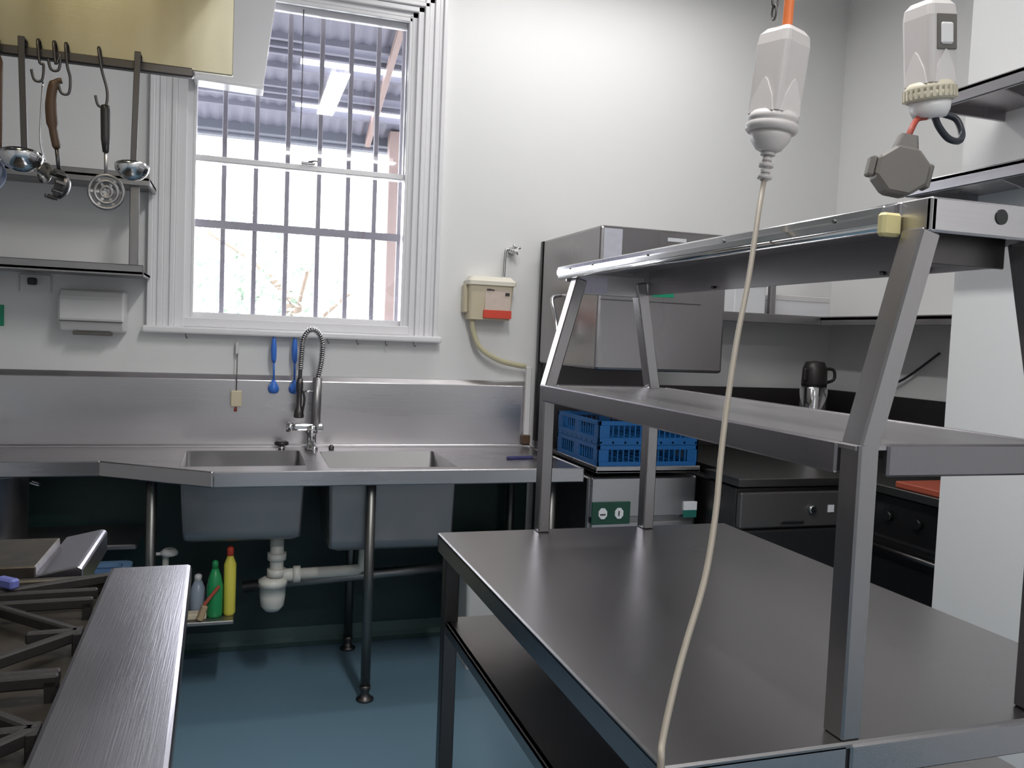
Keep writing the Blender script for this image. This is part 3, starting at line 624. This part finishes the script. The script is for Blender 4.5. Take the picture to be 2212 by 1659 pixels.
b = B(); b.box(TTX0, TTX0+.01, TTY0, TTY0+.055, 1.583, 1.629, .002); b.box(TTX0, TTX0+.01, TTY0+.055, TTY1, 1.600, 1.629, .002); b.box(TTX1-.01, TTX1, TTY0, TTY1, 1.583, 1.629, .002); b.box(TTX0, TTX1, TTY0, TTY0+.01, 1.583, 1.629, .003); b.box(TTX0, TTX1, TTY1-.01, TTY1, 1.583, 1.629, .002)
rim = b.build('top_rim', steel_x, gt)
b = B(); b.lathe([(.0105, 0), (.0105, .003)], (.981, TTY0+.0015, 1.611), 18, Matrix.Rotation(math.pi/2, 3, 'X')); b.build('bolt_hole', black_m, rim)
hr = B(); hr.prism([(.838, 1.622), (.862, 1.629), (.862, 1.600), (.850, 1.592), (.836, 1.598), (.834, 1.610)], .953, 2.20, 'y', .0015); hro = hr.build('heat_lamp_rail', chrome, gt)
B().tube([(.842, .96, 1.594), (.842, 2.19, 1.594)], .0075, 10).build('lamp_tube', chrome, hro)
b = B(); b.box(.828, .860, .940, .956, 1.580, 1.612, .004); b.build('end_cap', mat('yellowed_cap', (.68, .60, .30), .4, var=.05), hro)
b = B()
for yy in (1.05, 1.35, 1.65, 1.95, 2.1): b.lathe([(.003, 0), (.003, .004)], (.836, yy, 1.612), 8, Matrix.Rotation(-math.pi/2, 3, 'Y'))
b.build('screws', steel_dark, hro)
b = B(); b.box(1.063, 1.069, .96, 2.09, 1.552, 1.62, .001); dfl = b.build('side_deflector', steel_y, gt)
b = B(); b.box(  .862, 1.055, 2.10, 2.106, 1.545, 1.60, .001); ed = b.build('end_deflector', steel_x, gt); B().box(.868, .945, 2.0985, 2.1005, 1.549, 1.592).build('pale_patch', mat('lilac_patch', (.62, .60, .72), .4, var=.12, vscale=(60, 60, 60)), ed)  # pale lilac patch added to brighten the dark end plate
B().box(.89, 1.05, .945, .95, 1.548, 1.60, .001).build('front_plate', steel_dark, gt)
b = B()
for yy in (1.1, 1.2, 1.75): b.lathe([(.004, 0), (.004, .006)], (1.059, yy, 1.556), 8)
b.build('studs', steel_dark, dfl)

# ------------------------------------------------------------------ hanging sockets
def socket(name, label, org, rz_, tilt, switch, cord_top):
    T = Matrix.Translation(org) @ Matrix.Rotation(tilt[0], 4, 'X') @ Matrix.Rotation(tilt[1], 4, 'Y') @ Matrix.Rotation(rz_, 4, 'Z')
    t = thing(name, label, 'socket', org, 'hanging power sockets')
    def R4(a, z): return rrect(-a, a, -a, a, a*.28, z, 3)
    b = B(); b.loft([R4(.033, -.055), R4(.034, .06), R4(.032, .078), R4(.024, .088), R4(.014, .090)], (True, True)); b.xf(T).build('body', plast_soc, t)
    b = B()
    for k in range(4):                                            # petal shaped skirts
        q = B(); a = .0338
        q.prism([(-.025, -.056), (.025, -.056), (.019, -.030), (.006, -.004), (0, .002), (-.006, -.004), (-.020, -.030)], -a-.002, -a+.004, 'y')
        q.xf(Matrix.Rotation(k*math.pi/2, 4, 'Z')); me = bpy.data.meshes.new('tmp'); q.bm.to_mesh(me); q.bm.free(); b.bm.from_mesh(me); bpy.data.meshes.remove(me)
    b.xf(T).build('skirt', mat('skirt_plastic', (.64, .61, .60), .4, var=.03), t)
    b = B(); b.lathe([(.038, -.052), (.043, -.060), (.043, -.066), (.041, -.068), (.044, -.071), (.044, -.080), (.040, -.084)], (0, 0, 0), 28)
    if switch:
        for k in range(28):
            a = k*2*math.pi/28; b.box(-.0025, .0025, .041, .046, -.081, -.062, M=Matrix.Rotation(a, 4, 'Z'))
    b.xf(T).build('locking_ring', plast_soc if not switch else mat('aged_plastic', (.55, .51, .40), .45, var=.05), t)
    if switch:
        b = B(); b.box(-.020, .026, -.0365, -.030, .0, .060, .001); b.xf(T).build('switch_recess', plast_g, t)
        b = B(); b.box(-.014, .014, -.041, -.034, .008, .045, .003); b.xf(T).build('rocker', plast_w, t)
    else:
        b = B(); b.lathe([(.036, -.082), (.032, -.098), (.022, -.112), (.014, -.116)], (0, 0, 0), 24); b.xf(T).build('plug', plast_soc, t)
        b = B()
        for k in range(5): b.lathe([(.0085+.004*(k % 2 == 0), -.116-.010*k), (.0085+.004*(k % 2 == 0), -.122-.010*k)], (0, 0, 0), 12)
        b.tube([(0, 0, -.112), (0, 0, -.165)], .007, 8); b.xf(T).build('strain_relief', plast_soc, t)
    top = T @ Vector((0, 0, .088))
    b = B(); b.tube(smooth_path([top, top+Vector((.004, 0, .05)), Vector(cord_top)-Vector((.0, 0, .3)), cord_top], 6), .0085, 10); b.build('supply_cord', orange_m if not switch else plast_w, t)
    B().lathe([(.04, 0), (.04, -.02), (.015, -.03)], (cord_top[0], cord_top[1], ZC), 18).build('ceiling_rose', plast_w, t)
    return T, t
s1 = Vector((.862, 1.25, 1.871))
T1, so1 = socket('hanging_socket', 'grey pendant power socket on orange cord with plug fitted', s1, math.radians(-73), (math.radians(2), math.radians(4.5)), False, (.915, 1.27, ZC))
ch = B(); zc_ = 1.985; k = 0
while zc_ < ZC-.01:
    pts = []
    for i in range(10):
        a = i*2*math.pi/10; u, v = .006*math.cos(a), .013*math.sin(a)
        pts.append((.843+(u if k % 2 else 0)+.02*(zc_-1.985), 1.245+(0 if k % 2 else u), zc_+v))
    ch.tube(pts, .002, 5, closed=True); zc_ += .020; k += 1
ch.build('support_chain', steel_dark, so1)
s2 = Vector((1.178, 1.25, 1.965))
T2, so2 = socket('hanging_socket', 'aged pendant power socket with switch on white cord', s2, math.radians(4), (math.radians(3), math.radians(-8)), True, (1.15, 1.26, ZC))
b = B(); b.lathe([(.036, -.084), (.034, -.10), (.028, -.112), (.0, -.113)], (0, 0, 0), 24); b.xf(T2).build('socket_face', plast_w, so2)
# mains lead of socket 1
cab = smooth_path([T1 @ Vector((0, 0, -.163)), (0.819, 1.221, 1.653), (0.777, 1.176, 1.532), (0.737, 1.138, 1.434), (0.697, 1.094, 1.329), (0.669, 1.059, 1.251), (0.645, 1.026, 1.183), (0.608, 0.985, 1.104), (0.56, 0.944, 1.033), (0.531, 0.917, 0.991), (0.498, 0.882, 0.94), (0.487, 0.864, 0.916), (.482, .860, .80), (.478, .858, .62), (.47, .86, .4), (.45, .88, .1), (.40, .9, .006), (.2, .8, .006)], 8)
tag(B().tube(cab, .0045, 8).build('power_lead', cable_m), 'long beige power lead hanging from socket past table corner', 'cable')
# loose plug + lead on socket 2
fp = thing('loose_plug', 'grey eight sided plug dangling on a red lead', 'plug', (1.125, 1.25, 1.7))
pc_ = Vector((1.128, 1.25, 1.748))
Mp = Matrix.Translation(pc_) @ Matrix.Rotation(math.radians(-22), 4, 'Z') @ Matrix.Rotation(math.radians(10), 4, 'Y')
b = B(); b.prism([(.050*math.cos(math.radians(22.5+45*k)), .046*math.sin(math.radians(22.5+45*k))) for k in range(8)], -.022, .022, 'y', .005); b.xf(Mp).build('body', plast_g, fp)
B().box(.043, .054, -.014, .014, -.022, .022, .003).xf(Mp).build('side_lug', plast_g, fp)
B().box(-.058, -.045, -.012, .012, -.018, .018, .003).xf(Mp).build('side_lug', plast_g, fp)
b = B(); b.loft([rrect(-.022, .022, -.014, .014, .005, .038), rrect(-.015, .015, -.012, .012, .005, .066)], (True, True)); b.xf(Mp).build('neck', plast_g, fp)
ntop = Mp @ Vector((0, 0, .064)); sf = T2 @ Vector((-.008, 0, -.111))
B().tube(smooth_path([ntop, ntop+Vector((.008, 0, .018)), sf+Vector((-.02, 0, -.006)), sf], 6), .0055, 8).build('lead', redcable, fp)
q = T2 @ Vector((.012, -.0, -.110))
tag(B().tube(smooth_path([q, q+Vector((.012, 0, -.018)), q+Vector((.035, 0, -.036)), q+Vector((.060, 0, -.038)), q+Vector((.076, .01, -.02)), q+Vector((.070, .02, .008)), q+Vector((.045, .03, .018)), q+Vector((.02, .04, .03))], 8), .0062, 10).build('cable_loop', dkcable), 'dark cable loop hanging from the switched socket', 'cable')

# ================================================================== PARTITION SHELVES
ps = thing('partition_shelf', 'two steel shelf boards on the white wall block', 'shelf', (2.05, 1.3, 1.9))
for z, y1 in ((1.925, 2.10), (2.165, 2.02)):
    b = B(); b.box(1.92, 2.198, .1, y1, z, z+.012, .002); b.box(1.92, 1.932, .1, y1, z-.028, z+.014, .003); b.box(1.93, 2.198, y1-.01, y1, z-.028, z+.012, .002); b.build('board', steel_y, ps)
for yy in (1.80, .6):
    B().box(2.17, 2.199, yy-.015, yy+.015, 1.75, 2.30, .002).build('upright', steel_dull, ps)
    for z in (1.925, 2.165):
        B().prism([(2.198, z), (1.95, z), (1.95, z-.015), (2.17, z-.06), (2.198, z-.06)], yy-.004, yy+.004, 'y').build('bracket', steel_dull, ps)

# ================================================================== STOVE
RS = Matrix.Rotation(math.radians(-1.4)*-1, 4, 'Z')
st = thing('gas_range', 'stainless gas range with front ledge and cast iron grates', 'stove', (-.5, 1.4, 0))
PIV = Matrix.Translation((-.09, 1.93, 0)) @ Matrix.Rotation(math.radians(1.45), 4, 'Z') @ Matrix.Translation((.09, -1.93, 0))
SY0, SY1 = .72, 1.93
B().box(-.95, -.14, SY0+.01, SY1-.01, .12, .845, .004).xf(PIV).build('body', steel_dull, st)
B().box(-.252, -.09, SY0, SY1, .855, .90, .008, 2).xf(PIV).build('front_ledge', mat('ledge_steel', (.30, .29, .315), .34, 1, .12, (400, 8, 400), .05, (5, 2, 5), .06), st)
b = B(); b.box(-.95, -.253, SY0, SY1, .825, .85, .004); b.xf(PIV).build('spill_tray', burnt_m, st)
b = B(); b.box(-.95, -.253, SY1-.02, SY1, .85, .885, .003); b.box(-.95, -.93, SY0, SY1, .85, .90, .003); b.xf(PIV).build('tray_edge', burnt_m, st)
def grate(x1, y0, y1):
    b = B(); x0 = x1-.34; w_, h_, z = .016, .020, .882
    mx, my = (x0+x1)/2, (y0+y1)/2
    for p, q in (((x0, y0), (x1, y0)), ((x0, y1), (x1, y1)), ((x0, y0), (x0, y1)),
                 ((x1, my), (mx, y1)), ((x1, my), (mx, y0)), ((x0, my), (mx, y1)), ((x0, my), (mx, y0)), ((mx, y0), (mx, y0+.07)), ((mx, y1), (mx, y1-.07)), ((x1, my), (x1-.08, my)), ((x0, my), (x0+.08, my))):
        b.bar((p[0], p[1], z), (q[0], q[1], z), w_, h_, bev=.003)
    for px, py in ((x0, y0), (x1-.01, y0), (x0, y1), (x1-.01, y1)): b.box(px-.008, px+.008, py-.008, py+.008, .85, z)
    b.box(x1-.008, x1+.006, my-.02, my+.02, .85, z+.008, .002)
    return b
for x1 in (-.262, -.61):
    for y0, y1 in ((.735, 1.005), (1.02, 1.38), (1.39, 1.755)):
        grate(x1, y0+.004, y1-.004).xf(PIV).build('grate', iron_m, st)
        cx_, cy_ = x1-.17, (y0+y1)/2
        b = B(); b.lathe([(.05, .85), (.052, .862), (.04, .870), (.04, .876), (0, .878)], (cx_, cy_, 0), 20); b.xf(PIV).build('burner', iron_m, st)
b = B(); b.bar((-.25, 1.905, .885), (-.55, 1.77, .885), .018, .02, bev=.003); b.bar((-.26, 1.80, .885), (-.6, 1.80, .885), .016, .02, bev=.003); b.xf(PIV).build('grate_end', iron_m, st)
for yy in (.95, 1.2, 1.45, 1.7):
    b = B(); b.lathe([(.024, 0), (.022, .025), (.018, .028)], (-.14, yy, .79), 16, Matrix.Rotation(math.pi/2, 3, 'Y')); b.xf(PIV).build('knob', blackh, st)
for x in (-.9, -.19):
    for yy in (SY0+.06, SY1-.06): B().tube([(x, yy, .002), (x, yy, .13)], .022, 10).xf(PIV).build('leg', steel_dark, st)
gr = thing('griddle', 'flat steel griddle with raised side rim behind the range', 'griddle', (-.6, 2.1, 0))
B().box(-.95, -.33, 1.96, 2.26, .12, .86, .004).build('body', steel_dull, gr)
B().box(-.95, -.40, 1.965, 2.22, .86, .898, .003).build('plate', burnt_m, gr)
b = B(); b.prism([(-.402, .88), (-.318, .898), (-.308, .892), (-.308, .84), (-.402, .84)], 1.955, 2.30, 'y', .003); b.build('side_rim', mat('rim_steel', (.50, .49, .56), .25, 1, .1, (400, 8, 400), .05), gr)
for x in (-.9, -.36):
    for yy in (2.0, 2.22): B().tube([(x, yy, .002), (x, yy, .13)], .02, 10).build('leg', steel_dark, gr)
lgt = thing('gas_lighter', 'small blue gas lighter lying on the range', 'lighter', (-.42, 1.80, .9))
B().bar((-.435, 1.83, .908), (-.40, 1.80, .908), .02, .02, bev=.004).build('body', mat('blue_lighter', (.12, .14, .40), .3, var=.1), lgt)
B().tube([(-.435, 1.83, .908), (-.50, 1.885, .908)], .005, 8).build('nozzle', chrome, lgt)

# ================================================================== EXTRACTION HOOD
eh = thing('extraction_hood', 'stainless extraction hood panel above the range', 'extractor hood', (-.6, 1.9, 1.96))
B().box(-1.7, -.028, 1.99, 2.002, 1.972, 2.75, .002).build('end_panel', steel_warm, eh)
B().box(-.040, -.028, .62, 1.99, 2.20, 2.75, .002).build('side_panel', steel_y, eh)
B().box(-1.7, -1.688, .62, 1.99, 2.20, 2.75, .002).build('side_panel', steel_y, eh)
B().box(-1.7, -.028, .62, .632, 2.20, 2.75, .002).build('near_panel', steel_warm, eh)
B().box(-1.7, -.028, .62, 2.002, 2.75, 2.762, .002).build('roof_panel', steel_y, eh)
B().box(-1.0, -.6, 1.1, 1.5, 2.76, ZC-.001, .004).build('flue', steel_dull, eh)
hl = B().box(-.62, -.38, 1.25, 1.40, 2.715, 2.749, .006).build('fill_housing', white_gloss, eh)  # added lamp up inside the hood, brightens and warms the end panel
B().box(-.60, -.40, 1.27, 1.38, 2.705, 2.716, .002).build('fill_lens', mat('hood_fill_lens', (.9, .85, .7), .4, emis=(1, .82, .45), estr=3, var=.01), hl)
ld = bpy.data.lights.new('hood_fill', 'AREA'); ld.energy = LAMP_POWER['hood']; ld.color = (1, .86, .58); ld.shape = 'RECTANGLE'; ld.size = .2; ld.size_y = .11
lo = bpy.data.objects.new('hood_fill', ld); COL.objects.link(lo); lo.location = (-.5, 1.325, 2.70); attach(lo, eh)
rail = B().box(-1.6, -.108, 1.968, 1.988, 1.952, 1.972, .003).build('utensil_rail', steel_dark, eh)
db = thing('duct_box', 'white sheet metal vent box with slanted side in the window corner', 'vent box', (-.06, 3.8, 2.43))
b = B(); b.prism([(-.203, 2.437), (.068, 2.430), (.130, 2.95), (.150, 3.10), (-.203, 3.10)], 3.765, 3.866, 'y', .003); b.build('casing', white_gloss, db)
b = B(); b.prism([(-.205, 2.430), (.070, 2.423), (.072, 2.436), (-.205, 2.443)], 3.76, 3.868, 'y', .001); b.build('bottom_trim', white_gloss, db)

# ------------------------------------------------------------------ utensils
UY = 1.952
def hook_top(b, x, z): b.tube(smooth_path([(x, UY, z), (x, UY, 1.975), (x, UY+.008, 1.986), (x, UY+.026, 1.986), (x, UY+.034, 1.976)], 5), .0035, 8)
def shook(x, ztop, x2, zb, par):
    b = B(); b.tube(smooth_path([(x, UY+.034, 1.976), (x, UY+.022, 1.988), (x, UY+.004, 1.982), (x+(x2-x)*.4, UY, 1.94), (x2, UY, zb+.03), (x2-.002, UY, zb), (x2-.016, UY, zb-.002), (x2-.022, UY, zb+.018)], 6), .0028, 8); b.build('hook', steel_dark, par)
def bowl(b, x, z, r, tilt=0, y=UY, depth=1.0):
    prof = [(r, 0)]+[(r*math.cos(math.radians(a)), -depth*r*math.sin(math.radians(a))) for a in range(15, 90, 15)]+[(0, -depth*r)]
    inn = [(0, -depth*r+.002)]+[((r-.002)*math.cos(math.radians(a)), -depth*(r-.002)*math.sin(math.radians(a))) for a in range(75, 0, -15)]+[(r-.002, 0)]
    b.lathe(prof+inn+[(r, 0)][:0], (x, y, z), 22, Matrix.Rotation(tilt, 3, 'X'))
def ladle(x, xb, zb, r, label):
    t = thing('soup_ladle', label, 'ladle', (x, UY, zb), 'steel ladles on the hood rail')
    b = B(); b.bar((x, UY, 1.985), (xb, UY, zb+.012), .012, .004, up=(0, 1, 0), bev=.001); b.bar((x, UY, 1.985), (x, UY+.03, 1.985), .012, .004); b.bar((x, UY+.03, 1.986), (x, UY+.03, 1.972), .012, .003, up=(0, 1, 0)); b.build('handle', steel_dark, t)
    b = B(); bowl(b, xb, zb, r, math.radians(-12), UY-.02, .9); b.build('bowl', chrome, t)
ladle(-.433, -.425, 1.748, .040, 'steel ladle with long flat handle beside the wooden spoon')
ladle(-.217, -.222, 1.745, .034, 'steel ladle hanging alone at the end of the rail')
t = thing('pasta_server', 'dark handled pasta server with toothed steel head', 'pasta server', (-.36, UY, 1.66))
b = B(); b.tube(smooth_path([(-.358, UY, 1.908), (-.372, UY, 1.90), (-.378, UY, 1.86), (-.374, UY, 1.81), (-.366, UY, 1.77)], 5), [.006]*5+[.010]*5+[.011]*5+[.008]*5+[.006], 10); b.build('handle', brown_m, t)
B().tube([(-.367, UY, 1.775), (-.362, UY, 1.725)], .004, 8).build('shaft', steel_dark, t)
b = B(); M_ = Matrix.Translation((-.362, UY-.005, 1.694)) @ Matrix.Rotation(math.radians(25), 4, 'Z') @ Matrix.Rotation(math.radians(-78), 4, 'Y')
q = B(); q.lathe([(.028, 0), (.025, -.010), (.016, -.018), (0, -.021), (0, -.019), (.015, -.016), (.023, -.009), (.026, 0)], (0, 0, 0), 20); 
for k in range(7):
    a = math.radians(150+40*k); q.box(.024, .031, -.0035, .0035, -.004, .016, .001, M=Matrix.Rotation(a, 4, 'Z'))
q.xf(M_ @ Matrix.Diagonal((1, 1.3, 1, 1))).build('head', steel_dark, t)
b.bm.free(); shook(-.353, 1.98, -.343, 1.885, t)
t = thing('slotted_spoon', 'black handled slotted spoon hanging on a long hook', 'slotted spoon', (-.275, UY, 1.66))
B().tube([(-.277, UY, 1.868), (-.277, UY, 1.86), (-.276, UY, 1.80), (-.275, UY, 1.772)], [.008, .0095, .009, .006], 10).build('handle', blackh, t)
B().tube([(-.275, UY, 1.775), (-.274, UY, 1.722)], .0035, 8).build('shaft', steel_dull, t)
b = B()
for r_ in (.033, .022, .011): b.tube([(-.273+r_*math.cos(a*math.pi/12), UY-.002-(.033-r_)*-.15, 1.69+r_*1.05*math.sin(a*math.pi/12)) for a in range(24)], .0035, 6, closed=True)
for a in range(6): b.bar((-.273, UY+.003, 1.69), (-.273+.033*math.cos(a*math.pi/3), UY-.002, 1.69+.035*math.sin(a*math.pi/3)), .005, .003, up=(0, 1, 0))
b.build('bowl', steel_dull, t); shook(-.292, 1.98, -.274, 1.868, t)
t = thing('thin_skimmer', 'thin wire handled steel spoon between ladle and pasta server', 'spoon', (-.39, UY, 1.7))
B().tube(smooth_path([(-.396, UY+.016, 1.905), (-.400, UY+.016, 1.80), (-.396, UY+.016, 1.765), (-.390, UY+.018, 1.745)], 6), .0022, 6).build('handle', chrome, t)
b = B(); M_ = Matrix.Translation((-.392, UY+.020, 1.722)) @ Matrix.Rotation(math.radians(60), 4, 'X'); q = b; q.lathe([(.018, 0), (.015, -.008), (.008, -.012), (0, -.013), (0, -.012), (.013, -.007), (.0165, 0)], (0, 0, 0), 18); q.xf(M_ @ Matrix.Diagonal((.8, 1.5, 1, 1))); q.build('bowl', chrome, t); shook(-.404, 1.98, -.392, 1.905, t)
t = thing('wooden_spoon', 'brown handled blue bowled spoon at the rail', 'spoon', (-.475, UY, 1.7))
B().tube([(-.474, UY, 1.945), (-.473, UY, 1.93), (-.472, UY, 1.78), (-.471, UY, 1.74)], [.005, .009, .008, .006], 10).build('handle', brown_m, t)
b = B(); M_ = Matrix.Translation((-.480, UY, 1.705)) @ Matrix.Rotation(math.radians(75), 4, 'X'); b.lathe([(.024, 0), (.02, -.010), (.010, -.015), (0, -.016), (0, -.013), (.018, -.007), (.022, 0)], (0, 0, 0), 18); b.xf(M_ @ Matrix.Diagonal((1, 1.4, 1, 1))); b.build('bowl', mat('pale_blue_enamel', (.35, .42, .62), .25, var=.06), t); shook(-.480, 1.98, -.472, 1.945, t)
for x, x2, zb in ((-.375, -.362, 1.93), ):
    t = thing('empty_hook', 'bare wire hook on the hood rail', 'hook', (x, UY, 1.93)); shook(x, 1.98, x2, zb, t)
